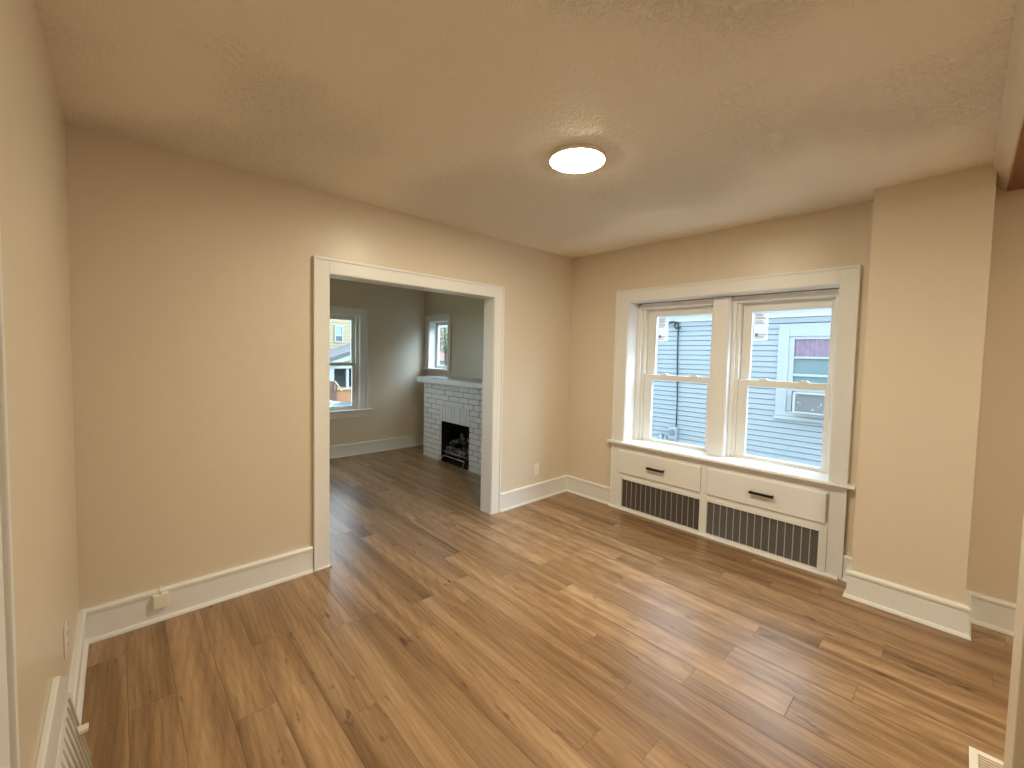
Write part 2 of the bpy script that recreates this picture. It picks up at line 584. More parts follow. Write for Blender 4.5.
# far wall of the fireplace room
mb = MB()
x0, x1, z0, z1 = W2
mb.box(-5.2, -4.30, YF, YF + 0.2, 0, H).box(-4.30, -2.60, YF, YF + 0.2, 0, z0).box(-4.30, -2.60, YF, YF + 0.2, z1, H)
mb.box(-2.60, x0, YF, YF + 0.2, 0, H).box(x0, x1, YF, YF + 0.2, 0, z0).box(x0, x1, YF, YF + 0.2, z1, H).box(x1, 0, YF, YF + 0.2, 0, H)
struct(mb.build('wall_far', M_WALL), 'far wall of the fireplace room, with a window', 'wall')
struct(MB().box(XW - 0.15, XW, -3.3, 0, 0, H).build('wall_left', M_WALL), 'cream wall at the left edge', 'wall')
struct(MB().box(-5.2, -5.0, 0.12, YF, 0, H).build('wall_fireplace_room_left', M_WALL))
# right side: short wall, opening into the adjoining room, header
XJ = -2.47
struct(MB().box(XW, XJ - 0.02, -3.16, -3.0, 0, H).build('wall_front', M_WALL), 'short wall beside the opening at the right edge', 'wall')
struct(MB().box(-5.2, -5.0, -5.6, -3.16, 0, H).build('wall_adjoining_left', M_WALL))
struct(MB().box(-5.0, XW - 0.1, -3.3, -3.16, 0, H).build('wall_adjoining_near', M_WALL))
struct(MB().box(-5.0, 0.0, -5.6, -5.45, 0, H).build('wall_adjoining_front', M_WALL))
mb = MB()
mb.prism([(-2.95, H), (-2.972, 2.455), (-3.006, 2.42), (-3.16, 2.42), (-3.16, H)], 0, XJ - 0.02, 0.0)
struct(mb.build('trim_1', M_WALL, bevel=0.004), 'painted header over the opening at the right', 'trim')
struct(MB().box(XJ - 0.02, 0.0, -3.30, -3.012, 2.412, 2.42).build('trim_2', M_WOOD), 'stained wood underside of the header', 'trim')
mb = MB()
mb.box(XJ - 0.115, XJ, -3.0, -2.98, 0, 2.42).box(XJ - 0.02, XJ, -3.165, -3.0, 0, 2.42)
struct(mb.build('trim_3', M_WALL, bevel=0.003), 'cream painted jamb casing at the right edge', 'trim')
# chimney breast to the right of the window
struct(MB().box(-0.231, 0, -2.967, -2.483, 0, H).build('chimney_breast', M_WALL), 'cream chimney breast right of the double window', 'chimney breast')

# ---- baseboards with cap bead and shoe strip
BPROF = [(0, 0), (0.032, 0), (0.032, 0.007), (0.026, 0.018), (0.017, 0.020), (0.017, 0.146), (0.024, 0.149),
         (0.024, 0.163), (0.016, 0.172), (0, 0.172)]


def baseboards(pts, names, side=1, prof=BPROF):
    """pts: floor polyline along the wall faces; room on the left of travel (side=1) or right (-1)"""
    P = [Vector((p[0], p[1], 0)) for p in pts]
    nrm = []
    for a, b in zip(P, P[1:]):
        d = (b - a).normalized()
        nrm.append(Vector((-d.y, d.x, 0)) * side)
    mit = []
    for i in range(len(P)):
        if i == 0:
            mit.append(nrm[0])
        elif i == len(P) - 1:
            mit.append(nrm[-1])
        else:
            m = nrm[i - 1] + nrm[i]
            mit.append(m / (1 + nrm[i - 1].dot(nrm[i])))
    for i, nm in enumerate(names):
        ra = [P[i] + mit[i] * d + Vector((0, 0, z)) for d, z in prof]
        rb = [P[i + 1] + mit[i + 1] * d + Vector((0, 0, z)) for d, z in prof]
        struct(MB().extrude(ra, rb).build(nm, M_TRIM))


baseboards([(XW, -0.80), (XW, 0), (-2.630, 0)], ['baseboard_left', 'baseboard_back_left'], -1)
baseboards([(-0.975, 0), (0, 0), (0, -0.575)], ['baseboard_back_right', 'baseboard_right_far'], -1)
baseboards([(0, -2.412), (0, -2.483), (-0.231, -2.483), (-0.231, -2.967), (0, -2.967), (0, -5.4)],
           ['baseboard_right', 'baseboard_breast_side', 'baseboard_breast_front', 'baseboard_breast_return', 'baseboard_adjoining'], -1)
baseboards([(-5.0, YF), (0, YF), (0, 2.34)], ['baseboard_far', 'baseboard_fireplace'], -1)
baseboards([(0, 0.82), (0, 0.12), (-0.98, 0.12)], ['baseboard_fireplace_right', 'baseboard_inner_right'], -1)


def casing(name, axis, plane, out, a0, a1, b0, b1, z1, zb=0.0, head=None, parent=None):
    """flat casing with a raised outer back-band around an opening.
    axis 0: runs along x in the plane y=plane; axis 1: runs along y in the plane x=plane. out = -1/+1 protrusion sign
    a0..a1 outer extent, b0..b1 inner extent, z1 = (outer top, inner top), zb = bottom"""
    t, tb, w = 0.02 * out, 0.028 * out, 0.017
    mb = MB()

    def bx(u0, u1, d, z0_, z1_):
        if axis == 0:
            mb.box(u0, u1, min(plane, plane + d), max(plane, plane + d), z0_, z1_)
        else:
            mb.box(min(plane, plane + d), max(plane, plane + d), u0, u1, z0_, z1_)
    zo, zi = z1
    bx(a0 + w, b0, t, zb, zo - w)
    bx(b1, a1 - w, t, zb, zo - w)
    bx(b0, b1, t, zi, zo - w)
    bx(a0, a0 + w, tb, zb, zo)
    bx(a1 - w, a1, tb, zb, zo)
    bx(a0 + w, a1 - w, tb, zo - w, zo)
    return mb.build(name, M_TRIM, parent, bevel=0.0015)


# cased opening: casings both sides, jambs and head
oc = empty('trim_4', (-1.8, 0, 0))
struct(oc, 'wide white casing around the opening to the fireplace room', 'trim')
casing('casing', 0, 0.0, -1, -2.624, -0.981, DX0, DX1, (2.076, DZ), parent=oc)
casing('casing', 0, 0.12, 1, -2.624, -0.981, DX0, DX1, (2.076, DZ), parent=oc)
MB().box(DX0 - 0.01, DX0 + 0.004, -0.012, 0.132, 0, DZ).build('jamb', M_TRIM, oc, bevel=0.002)
MB().box(DX1 - 0.004, DX1 + 0.01, -0.012, 0.132, 0, DZ).build('jamb', M_TRIM, oc, bevel=0.002)
MB().box(DX0, DX1, -0.012, 0.132, DZ - 0.004, DZ + 0.01).build('head_jamb', M_TRIM, oc, bevel=0.002)
MB().box(-2.607, DX0 + 0.012, -0.032, -0.02, 0, 0.012).box(DX0, DX0 + 0.012, -0.032, 0.02, 0, 0.012).build('shoe', M_TRIM, oc, bevel=0.002)
# door casing on the left wall, near the camera
lc = empty('door_1', (XW, -2.2, 0))
struct(lc, 'white door casing at the left edge', 'door')
mb = MB()
mb.box(XW, XW + 0.028, -1.858, -1.84, 0, 2.076).box(XW, XW + 0.02, -1.94, -1.858, 0, 2.06)
mb.box(XW, XW + 0.02, -2.75, -1.94, 1.975, 2.06).box(XW, XW + 0.028, -2.75, -1.84, 2.06, 2.077)
mb.build('casing', M_TRIM, lc, bevel=0.003)
MB().box(XW, XW + 0.008, -2.75, -1.945, 0.008, 1.975).build('panel', M_TRIM, lc)

# ------------------------------------------------------------------ window 1: the double window over the radiator cabinet
w1 = empty('window_1', (0, -1.5, 0.65))
struct(w1, 'double sash window over the built-in radiator cabinet', 'window')
y0, y1, z0, z1 = W1
casing('casing', 1, 0.0, -1, -2.411, -0.573, y0, y1, (2.100, 1.989), zb=0.655, parent=w1)
# reveals lining the deep recess
mb = MB()
mb.box(-0.012, 0.29, y1 - 0.004, y1 + 0.004, 0.655, z1)
mb.box(-0.012, 0.29, y0 - 0.004, y0 + 0.004, 0.655, z1)
mb.box(-0.012, 0.29, y0, y1, z1 - 0.006, z1 + 0.002)
mb.build('reveal', M_TRIM, w1)
# stool (inner sill board) and its apron strip
mb = MB()
mb.prism([(-0.065, 0.632), (-0.07, 0.640), (-0.065, 0.655), (0.0, 0.655), (0.0, 0.632)], 1, -2.455, -0.543)
mb.box(0.0, 0.29, y0, y1, 0.632, 0.655)
mb.build('sill', M_TRIM, w1, bevel=0.002)
# outer frame, stops, centre mullion
XS = 0.185                      # room face of the window units
mb = MB()
mb.box(XS, 0.29, y1 - 0.075, y1 - 0.004, 0.655, z1 - 0.006)
mb.box(XS, 0.29, y0 + 0.004, y0 + 0.055, 0.655, z1 - 0.006)
mb.box(XS, 0.29, y0 + 0.055, -1.575, 1.925, z1 - 0.008).box(XS, 0.29, -1.44, y1 - 0.075, 1.925, z1 - 0.008)
mb.box(XS, 0.29, y0 + 0.055, -1.575, 0.655, 0.662).box(XS, 0.29, -1.44, y1 - 0.075, 0.655, 0.662)
mb.box(XS - 0.03, XS, y1 - 0.045, y1 - 0.004, 0.655, 1.962)
mb.box(XS - 0.03, XS, -2.304, -1.575, 1.93, 1.981).box(XS - 0.03, XS, -1.44, y1 - 0.045, 1.93, 1.981)
mb.build('frame', M_SASH, w1, bevel=0.003)
MB().box(XS - 0.02, XS, -2.304, y1 - 0.004, 1.9815, 1.9855).build('gap', M_GAP, w1)
mb = MB()
mb.box(0.10, 0.29, -1.575, -1.44, 0.655, 1.978)
mb.box(0.094, 0.10, -1.568, -1.447, 0.655, 1.978)
mb.build('mullion', M_TRIM, w1, bevel=0.003)
mb = MB()
mb.box(XS, 0.29, -1.63, -1.575, 0.655, 1.925)
mb.box(XS - 0.025, XS, -1.605, -1.575, 0.655, 1.93)
mb.build('frame', M_SASH, w1, bevel=0.003)


def sash(parent, x, ya, yb, za, zb, side, side2, bot, top, latch=False):
    """one glazed sash: stiles, rails; pane as its own sub-part (x = room face)"""
    mb = MB()
    t = 0.032
    mb.box(x, x + t, ya, ya + side, za, zb).box(x, x + t, yb - side2, yb, za, zb)
    mb.box(x, x + t, ya + side, yb - side2, za, za + bot).box(x, x + t, ya + side, yb - side2, zb - top, zb)
    s = mb.build('sash', M_SASH, parent, bevel=0.003)
    MB().box(x + 0.013, x + 0.019, ya + side - 0.003, yb - side2 + 0.003, za + bot - 0.003, zb - top + 0.003).build('pane', M_GLASS, s)
    if latch:
        for q in (0.27, 0.70):
            yy = ya + (yb - ya) * q
            m2 = MB()
            m2.prism([(yy - 0.035, zb), (yy - 0.018, zb + 0.014), (yy + 0.018, zb + 0.014), (yy + 0.035, zb)], 0, x + 0.003, x + 0.026)
            m2.build('latch', M_SASH, s)
    return s


XL, XU = 0.20, 0.238            # lower and upper sash faces
# left unit: glass -1.375..-0.866 ; right unit: glass -2.225..-1.70
sash(w1, XL, -1.44, -0.777, 0.662, 1.305, 0.062, 0.078, 0.024, 0.052, True)
sash(w1, XU, -1.44, -0.777, 1.262, 1.925, 0.062, 0.084, 0.04, 0.062)
sash(w1, XL, -2.253, -1.63, 0.662, 1.305, 0.034, 0.072, 0.024, 0.052, True)
sash(w1, XU, -2.253, -1.63, 1.262, 1.925, 0.030, 0.070, 0.04, 0.065)


def sticker(yc, label):
    x = XU + 0.010
    o = empty('window_label', (x, yc, 1.74))
    mb = MB()
    mb.box(x, x + 0.001, yc - 0.052, yc + 0.052, 1.625, 1.845)
    rows = [1.832, 1.822, 1.808, 1.798, 1.780, 1.768, 1.757, 1.668, 1.655, 1.642]
    for i, z in enumerate(rows):
        w = random.uniform(0.05, 0.085)
        a = yc + 0.044
        mb.box(x - 0.0006, x, a - w, a, z, z + 0.005)
    mb.box(x - 0.0006, x, yc + 0.02, yc + 0.043, 1.66, 1.683)
    p = mb.build('printed_paper', M_STICKER, o)
    p.data.materials.append(M_STICKINK)
    for f in p.data.polygons:
        if f.index > 5:
            f.material_index = 1
    tag(o, label, 'label', 'paper labels on the upper panes')


sticker(-0.925, 'white paper label on the upper pane of the left sash window')
sticker(-1.765, 'white paper label on the upper pane of the right sash window')

# ------------------------------------------------------------------ built-in radiator cabinet below the stool
cab = empty('radiator_cabinet', (-0.01, -1.49, 0))
tag(cab, 'built-in cream cabinet of two drawers and two metal grilles under the double window', 'cabinet')
mb = MB()
mb.box(-0.02, 0.0, -2.411, -2.318, 0, 0.632).box(-0.028, 0.0, -2.411, -2.397, 0, 0.632)      # right stile
mb.box(-0.02, 0.0, -0.660, -0.573, 0, 0.632).box(-0.028, 0.0, -0.587, -0.573, 0, 0.632)      # left stile
mb.box(-0.02, 0.0, -1.507, -1.452, 0, 0.632)                                                  # centre stile
for a, b in ((-1.452, -0.660), (-2.318, -1.507)):
    mb.box(-0.02, 0.0, a, b, 0.557, 0.632).box(-0.02, 0.0, a, b, 0.318, 0.362)
    mb.box(-0.004, 0.0, a, b, 0.362, 0.557)
mb.build('body', M_TRIM, cab, bevel=0.002)
MB().prism([(-0.05, 0), (-0.05, 0.009), (-0.042, 0.016), (-0.02, 0.018), (0, 0.018), (0, 0)], 1, -2.39, -0.575).build('shoe_strip', M_TRIM, cab)
for (a, b, hy) in ((-1.450, -0.665, -1.058), (-2.304, -1.508, -1.912)):
    dr = MB().box(-0.034, -0.004, a, b, 0.354, 0.566).build('drawer', M_TRIM, cab, bevel=0.005)
    mb = MB()
    mb.box(-0.073, -0.059, hy - 0.083, hy + 0.083, 0.454, 0.473)
    mb.box(-0.062, -0.034, hy - 0.078, hy - 0.064, 0.458, 0.470).box(-0.062, -0.034, hy + 0.064, hy + 0.078, 0.458, 0.470)
    note(mb.build('handle', M_BLACK, dr, bevel=0.002), 'matte black bar handle')
for (a, b, oa, ob, mw, mr) in ((-1.448, -0.702, -1.452, -0.660, M_GRILLE_WIRE2, M_GRILLE_RIB2), (-2.270, -1.510, -2.318, -1.507, M_GRILLE_WIRE, M_GRILLE_RIB)):
    mb = MB()                                     # thin moulding frame round the grille
    mb.box(-0.026, 0.0, oa, a, 0.018, 0.318).box(-0.026, 0.0, b, ob, 0.018, 0.318)
    mb.box(-0.026, 0.0, a, b, 0.292, 0.318).box(-0.026, 0.0, a, b, 0.018, 0.024)
    gr = mb.build('grille', M_TRIM, cab, bevel=0.002)
    note(gr, 'white grille frame around a dark metal mesh')
    MB().box(-0.003, 0.0, a, b, 0.024, 0.292).build('backing', M_GRILLE_BACK, gr)
    n = 15
    ribs = MB()
    wires = MB()
    for i in range(n + 1):
        yy = a + (b - a) * i / n
        if 0 < i < n:
            ribs.box(-0.0135, -0.0085, yy - 0.0022, yy + 0.0022, 0.024, 0.292)
        if i < n:
            y2 = a + (b - a) * (i + 1) / n
            z = 0.026
            while z < 0.290:
                wires.hexa([(-0.011, yy, z), (-0.007, yy, z), (-0.007, y2, z + 0.006), (-0.011, y2, z + 0.006),
                            (-0.011, yy, z + 0.0035), (-0.007, yy, z + 0.0035), (-0.007, y2, z + 0.0095), (-0.011, y2, z + 0.0095)])
                z += 0.0095
    note(ribs.build('rib', mr, gr), 'pale vertical ribs of the mesh')
    wires.build('mesh_screen', mw, gr)

# ------------------------------------------------------------------ ceiling lamps
def ceiling_lamp(x, y, label, glow):
    o = empty('ceiling_light', (x, y, H))
    tag(o, label, 'ceiling light')
    MB().lathe(x, y, [(0, H), (0.133, H), (0.146, H - 0.004), (0.148, H - 0.012), (0.1445, H - 0.021), (0.1405, H - 0.022), (0.139, H - 0.016), (0, H - 0.016)]).build('rim', M_LAMPRIM, o, smooth=True)
    MB().lathe(x, y, [(0, H - 0.0165), (0.1385, H - 0.0165), (0.1395, H - 0.021), (0.136, H - 0.0238), (0.11, H - 0.0250), (0.06, H - 0.0256), (0, H - 0.0258)]).build('diffuser', glow, o, smooth=True)


ceiling_lamp(-1.788, -1.474, 'round flush LED ceiling light, glowing warm white', M_LAMP)
ceiling_lamp(-2.0, -4.35, 'unseen round ceiling light added in the adjoining room beyond the right opening', M_LAMP_ADDED)  # unseen lamp, added for the light on the wall past the opening


# ------------------------------------------------------------------ small wall fittings
def outlet(loc, axis, out, label):
    """duplex outlet: axis = the wall's running axis (0: along x, 1: along y), out = sign of protrusion"""
    x, y, z = loc
    o = empty('wall_outlet', loc)

    def bx(mb, u0, u1, d0, d1, a, b):
        d0, d1 = sorted((d0 * out, d1 * out))
        if axis == 0:
            mb.box(x + u0, x + u1, y + d0, y + d1, z + a, z + b)
        else:
            mb.box(x + d0, x + d1, y + u0, y + u1, z + a, z + b)
        return mb
    bx(MB(), -0.036, 0.036, 0, 0.006, -0.058, 0.058).build('cover_plate', M_PLASTIC, o, bevel=0.003)
    for q in (-0.021, 0.021):
        r = bx(MB(), -0.016, 0.016, 0.006, 0.009, q - 0.014, q + 0.014).build('receptacle', M_PLASTIC, o, bevel=0.002)
        s = MB()
        bx(s, -0.008, -0.006, 0.009, 0.0094, q - 0.003, q + 0.006)
        bx(s, 0.006, 0.008, 0.009, 0.0094, q - 0.003, q + 0.006)
        bx(s, -0.002, 0.002, 0.009, 0.0094, q - 0.010, q - 0.006)
        s.build('slot', M_SLOT, r)
    tag(o, label, 'outlet')


outlet((-0.488, 0.0, 0.313), 0, -1, 'white wall outlet between the cased opening and the window corner')
outlet((XW, -0.705, 0.395), 1, 1, 'white wall outlet low on the left wall, above the baseboard')

jk = empty('phone_jack', (-3.405, -0.017, 0.11))
tag(jk, 'small white box on the baseboard left of the cased opening', 'phone jack')
MB().box(-3.438, -3.374, -0.042, -0.017, 0.078, 0.150).build('box', M_PLASTIC, jk, bevel=0.003)
MB().box(-3.444, -3.368, -0.021, -0.017, 0.072, 0.154).build('mounting_plate', M_PLASTIC, jk, bevel=0.002)
MB().tube([(-3.405, -0.029, 0.150), (-3.405, -0.029, 0.166), (-3.405, -0.006, 0.178)], 0.006).build('cable_entry', M_PLASTIC, jk, smooth=True)

# floor register just inside the adjoining room
fr = empty('floor_register', (-1.33, -3.05, 0))
tag(fr, 'white framed floor register in the corner by the right jamb', 'floor register')
a0, a1, b0, b1 = -1.187, -1.487, -2.986, -3.146
mb = MB()
mb.box(a1, a0, b0 - 0.024, b0, 0, 0.007).box(a1, a0, b1, b1 + 0.024, 0, 0.007)
mb.box(a0 - 0.024, a0, b1 + 0.024, b0 - 0.024, 0, 0.007).box(a1, a1 + 0.024, b1 + 0.024, b0 - 0.024, 0, 0.007)
mb.build('frame', M_PLASTIC, fr, bevel=0.002)
mb = MB()
mb.box(a1 + 0.024, a0 - 0.024, b1 + 0.024, b0 - 0.024, 0, 0.001)
for i in range(16):
    xx = a0 - 0.032 - i * 0.0155
    mb.box(xx - 0.009, xx, b1 + 0.026, b0 - 0.026, 0.001, 0.005)
mb.build('slats', M_BEIGEGRILLE, fr)

# old baseboard register at the foot of the left wall
rg = empty('wall_register', (XW, -1.2, 0))
tag(rg, 'old white wall register with fanned louvers at the foot of the left wall', 'wall register')
mb = MB()
mb.extrude([(XW, -1.08, 0.47), (XW, -0.85, 0.33), (XW, -0.85, 0.20), (XW, -1.74, 0.20), (XW, -1.74, 0.47)],
           [(XW + 0.016, -1.08, 0.47), (XW + 0.016, -0.85, 0.33), (XW + 0.016, -0.85, 0.20), (XW + 0.016, -1.74, 0.20), (XW + 0.016, -1.74, 0.47)])
mb.build('back_plate', M_TRIM, rg, bevel=0.003)
mb = MB()
sec = [(-0.72, 0.19, 0.016, 0.034), (-0.88, 0.29, 0.016, 0.055), (-1.10, 0.31, 0.018, 0.075), (-1.74, 0.31, 0.020, 0.082)]
for (ya, ta, fa, ga), (yb, tb, fb, gb) in zip(sec, sec[1:]):
    mb.extrude([(XW, ya, ta), (XW + fa, ya, ta), (XW + ga, ya, 0.0), (XW, ya, 0.0)],
               [(XW, yb, tb), (XW + fb, yb, tb), (XW + gb, yb, 0.0), (XW, yb, 0.0)])
mb.build('housing', M_TRIM, rg)
mb = MB()
for i in range(16):                                     # fan of louvers on the sloping front
    ya = -0.90 - i * 0.050
    yb = ya + 0.05 - i * 0.004
    p1 = 0.066 + 0.005 * min(i, 5)
    w = 0.012
    mb.hexa([(XW + 0.016, ya, 0.285), (XW + 0.016, ya - w, 0.285), (XW + 0.030, yb - w, 0.012), (XW + 0.030, yb, 0.012),
             (XW + 0.024, ya, 0.285), (XW + 0.024, ya - w, 0.285), (XW + p1, yb - w, 0.012), (XW + p1, yb, 0.012)])
mb.build('louvers', M_OLDGREY, rg)
MB().box(XW + 0.038, XW + 0.066, -0.94, -0.91, 0.165, 0.178).build('damper_lever', M_PLASTIC, rg, bevel=0.002)

# ------------------------------------------------------------------ fireplace
FX = -0.38
fp = empty('fireplace', (FX / 2, 1.57, 0))
tag(fp, 'white painted brick fireplace with a black firebox and a wooden mantel', 'fireplace')
FY0, FY1, FTOP = 0.82, 2.33, 1.045
BY0, BY1, BZ = 1.258, 1.885, 0.555
mb = MB()
g = 0.014
mb.box(FX + g, 0, BY1 + g, FY1 - g, 0, FTOP).box(FX + g, 0, FY0 + g, BY0 - g, 0, FTOP).box(FX + g, 0, BY0 - g, BY1 + g, BZ + g, FTOP)
body = mb.build('brick_surround', M_MORTAR, fp)
bricks = MB()
rows = 15
rh = FTOP / rows
S0, S1, SZ0, SZ1 = BY0 - 0.005, BY1 + 0.03, BZ, 0.78   # soldier course over the firebox
for r in range(rows):
    za, zb = r * rh + 0.0045, (r + 1) * rh - 0.0045
    off = 0.105 if r % 2 else 0.0
    y = FY1 + off
    while y > FY0:
        spans = [(max(y - 0.201, FY0), min(y, FY1))]
        y -= 0.21
        zm = (za + zb) / 2
        hole = None
        if zm < SZ0:
            hole = (BY0, BY1)
        elif zm < SZ1:
            hole = (S0 - 0.004, S1 + 0.004)
        out = []
        for a, b in spans:
            if hole is None or b <= hole[0] or a >= hole[1]:
                out.append((a, b))
            else:
                if a < hole[0]:
                    out.append((a, hole[0]))
                if b > hole[1]:
                    out.append((hole[1], b))
        for a, b in out:
            if b - a > 0.012:
                j = random.uniform(-0.003, 0.003)
                bricks.box(FX + j, FX + 0.05, a, b, za, zb)
    # side returns
    bricks.box(FX, 0, FY1 - 0.01, FY1 + random.uniform(-0.003, 0.003), za, zb)
    bricks.box(FX, 0, FY0, FY0 + 0.01, za, zb)
ns = 10
for i in range(ns):
    a = S0 + (S1 - S0) * i / ns + 0.004
    b = S0 + (S1 - S0) * (i + 1) / ns - 0.004
    bricks.box(FX + random.uniform(-0.004, 0.001), FX + 0.05, a, b, SZ0, SZ1 - 0.003)
bricks.build('bricks', M_PBRICK, fp, bevel=0.003)
mb = MB()
mb.box(-0.06, -0.02, BY0, BY1, 0, BZ).box(FX + 0.012, -0.06, BY1 - 0.004, BY1 + 0.004, 0, BZ).box(FX + 0.012, -0.06, BY0 - 0.004, BY0 + 0.004, 0, BZ)
mb.box(FX + 0.012, -0.02, BY0, BY1, BZ - 0.002, BZ + 0.006).box(FX + 0.02, -0.02, BY0, BY1, 0, 0.004)
note(mb.build('firebox', M_SOOT, fp), 'sooty black firebox')
mb = MB()
mb.prism([(-0.46, 1.062), (-0.46, 1.118), (-0.45, 1.128), (0, 1.128), (0, 1.045), (-0.44, 1.045)], 1, 0.76, 2.40)
note(mb.build('mantel', M_TRIM, fp, bevel=0.004), 'painted wooden mantel shelf')

gt = empty('log_grate', (-0.3, 1.55, 0))
tag(gt, 'steel log grate with splayed front legs standing in the firebox', 'grate')
mb = MB()
mb.tube([(-0.45, 1.83, 0.006), (-0.415, 1.76, 0.112), (-0.415, 1.30, 0.112), (-0.45, 1.315, 0.006)], 0.007)
mb.build('front_stand', M_STEEL, gt, smooth=True)
mb = MB()
mb.tube([(-0.365, 1.83, 0.150), (-0.365, 1.31, 0.150)], 0.006)
for i in range(9):
    yy = 1.34 + i * 0.058
    mb.tube([(-0.365, yy, 0.150), (-0.33, yy, 0.105), (-0.12, yy, 0.105)], 0.005, 6)
mb.build('bar', M_STEEL, gt, smooth=True)
for yy in (1.33, 1.81):
    MB().tube([(-0.13, yy, 0.105), (-0.13, yy, 0.004)], 0.006).build('rear_leg', M_STEEL, gt, smooth=True)


def log(p0, p1, r, label):
    p0, p1 = Vector(p0), Vector(p1)
    pts, rs = [], []
    for i in range(8):
        t = i / 7
        p = p0.lerp(p1, t) + Vector((random.uniform(-.008, .008), 0, random.uniform(-.008, .008)))
        pts.append(p)
        rs.append(r * random.uniform(0.85, 1.12) * (0.8 if i in (0, 7) else 1))
    o = MB().tube(pts, rs, 10).build('fire_log', M_LOG, smooth=True)
    tag(o, label, 'log', 'ceramic logs in the firebox')


log((-0.29, 1.83, 0.165), (-0.29, 1.34, 0.160), 0.050, 'thick grey brown log lying along the front of the grate')
log((-0.17, 1.83, 0.165), (-0.18, 1.34, 0.160), 0.052, 'thick grey brown log lying along the back of the grate')
log((-0.27, 1.80, 0.245), (-0.21, 1.60, 0.300), 0.038, 'short log resting on top, toward the left of the firebox')
log((-0.26, 1.47, 0.262), (-0.20, 1.66, 0.385), 0.036, 'short log leaning upward on top of the pile')
log((-0.26, 1.33, 0.258), (-0.18, 1.50, 0.345), 0.038, 'short log resting on top, toward the right of the firebox')
log((-0.14, 1.76, 0.265), (-0.13, 1.42, 0.275), 0.040, 'short log lying behind the pile against the back of the firebox')

# ------------------------------------------------------------------ window 3: small window beside the fireplace
w3 = empty('window_3', (0, 2.55, 1.22))
struct(w3, 'small window above the left end of the mantel', 'window')
casing('casing', 1, 0.0, -1, 2.215, 2.90, 2.29, 2.80, (2.045, 1.95), zb=1.225, parent=w3)
MB().prism([(-0.05, 1.205), (-0.05, 1.228), (0.20, 1.228), (0.20, 1.205)], 1, 2.21, 2.915).build('sill', M_TRIM, w3, bevel=0.003)
mb = MB()
mb.box(-0.01, 0.155, 2.796, 2.802, 1.225, 1.95).box(-0.01, 0.155, 2.288, 2.294, 1.225, 1.95).box(-0.01, 0.155, 2.29, 2.80, 1.944, 1.952)
mb.build('reveal', M_TRIM, w3)
sash(w3, 0.11, 2.294, 2.796, 1.228, 1.944, 0.03, 0.05, 0.04, 0.05)

# ------------------------------------------------------------------ window 2: front window on the far wall
w2 = empty('window_2', (-1.6, YF, 0.65))
struct(w2, 'tall window on the far wall of the fireplace room', 'window')
casing('casing', 0, YF, -1, -2.27, -0.95, -2.16, -1.06, (2.065, 1.965), zb=0.645, parent=w2)
MB().prism([(2.88, 0.622), (2.875, 0.634), (2.88, 0.648), (YF + 0.2, 0.648), (YF + 0.2, 0.622)], 0, -2.33, -0.89).build('sill', M_TRIM, w2, bevel=0.003)
MB().box(-2.27, -0.95, YF - 0.018, YF, 0.535, 0.622).build('apron', M_TRIM, w2, bevel=0.003)
mb = MB()
mb.box(-1.064, -1.056, YF - 0.01, YF + 0.19, 0.648, 1.965).box(-2.164, -2.156, YF - 0.01, YF + 0.19, 0.648, 1.965).box(-2.16, -1.06, YF - 0.01, YF + 0.19, 1.96, 1.967)
mb.box(-1.10, -1.064, YF + 0.03, YF + 0.09, 0.648, 1.96).box(-2.156, -2.12, YF + 0.03, YF + 0.09, 0.648, 1.96)
mb.build('reveal', M_TRIM, w2)


def sash_x(parent, y, xa, xb, za, zb, side, bot, top):
    mb = MB()
    t = 0.032
    mb.box(xa, xa + side, y, y + t, za, zb).box(xb - side, xb, y, y + t, za, zb)
    mb.box(xa + side, xb - side, y, y + t, za, za + bot).box(xa + side, xb - side, y, y + t, zb - top, zb)
    s = mb.build('sash', M_SASH, parent, bevel=0.003)
    MB().box(xa + side - 0.003, xb - side + 0.003, y + 0.013, y + 0.019, za + bot - 0.003, zb - top + 0.003).build('pane', M_GLASS, s)


sash_x(w2, YF + 0.05, -2.12, -1.10, 0.648, 1.305, 0.045, 0.05, 0.045)
sash_x(w2, YF + 0.085, -2.12, -1.10, 1.27, 1.96, 0.045, 0.04, 0.06)

w4 = empty('window_4_added', (-3.45, YF, 0.65))  # out of view, added to bring more daylight into the fireplace room
struct(w4, 'unseen second front window added to light the fireplace room', 'window')
casing('casing', 0, YF, -1, -4.41, -2.49, -4.30, -2.60, (2.065, 1.965), zb=0.645, parent=w4)
MB().prism([(2.88, 0.622), (2.875, 0.634), (2.88, 0.648), (YF + 0.2, 0.648), (YF + 0.2, 0.622)], 0, -4.46, -2.43).build('sill', M_TRIM, w4, bevel=0.003)
sash_x(w4, YF + 0.05, -4.30, -2.60, 0.648, 1.305, 0.045, 0.05, 0.045)
sash_x(w4, YF + 0.085, -4.30, -2.60, 1.27, 1.962, 0.045, 0.04, 0.06)
# ------------------------------------------------------------------ outside: ground, neighbour house beyond the double window
mb = MB()
mb.box(0.3, 3.24, -9, 9.0, -1.35, -1.2)
struct(mb.build('ground_side_yard', M_DIRT), 'narrow gravel side yard between the houses', 'ground')
mb = MB()
mb.extrude([(-40, 3.2, -1.2), (-40, 3.2, -1.4), (60, 3.2, -1.4), (60, 3.2, -1.2)], [(-40, 70, -3.6), (-40, 70, -3.8), (60, 70, -3.8), (60, 70, -3.6)])
struct(mb.build('ground_front', M_GRASS), 'front lawn and street verge', 'ground')

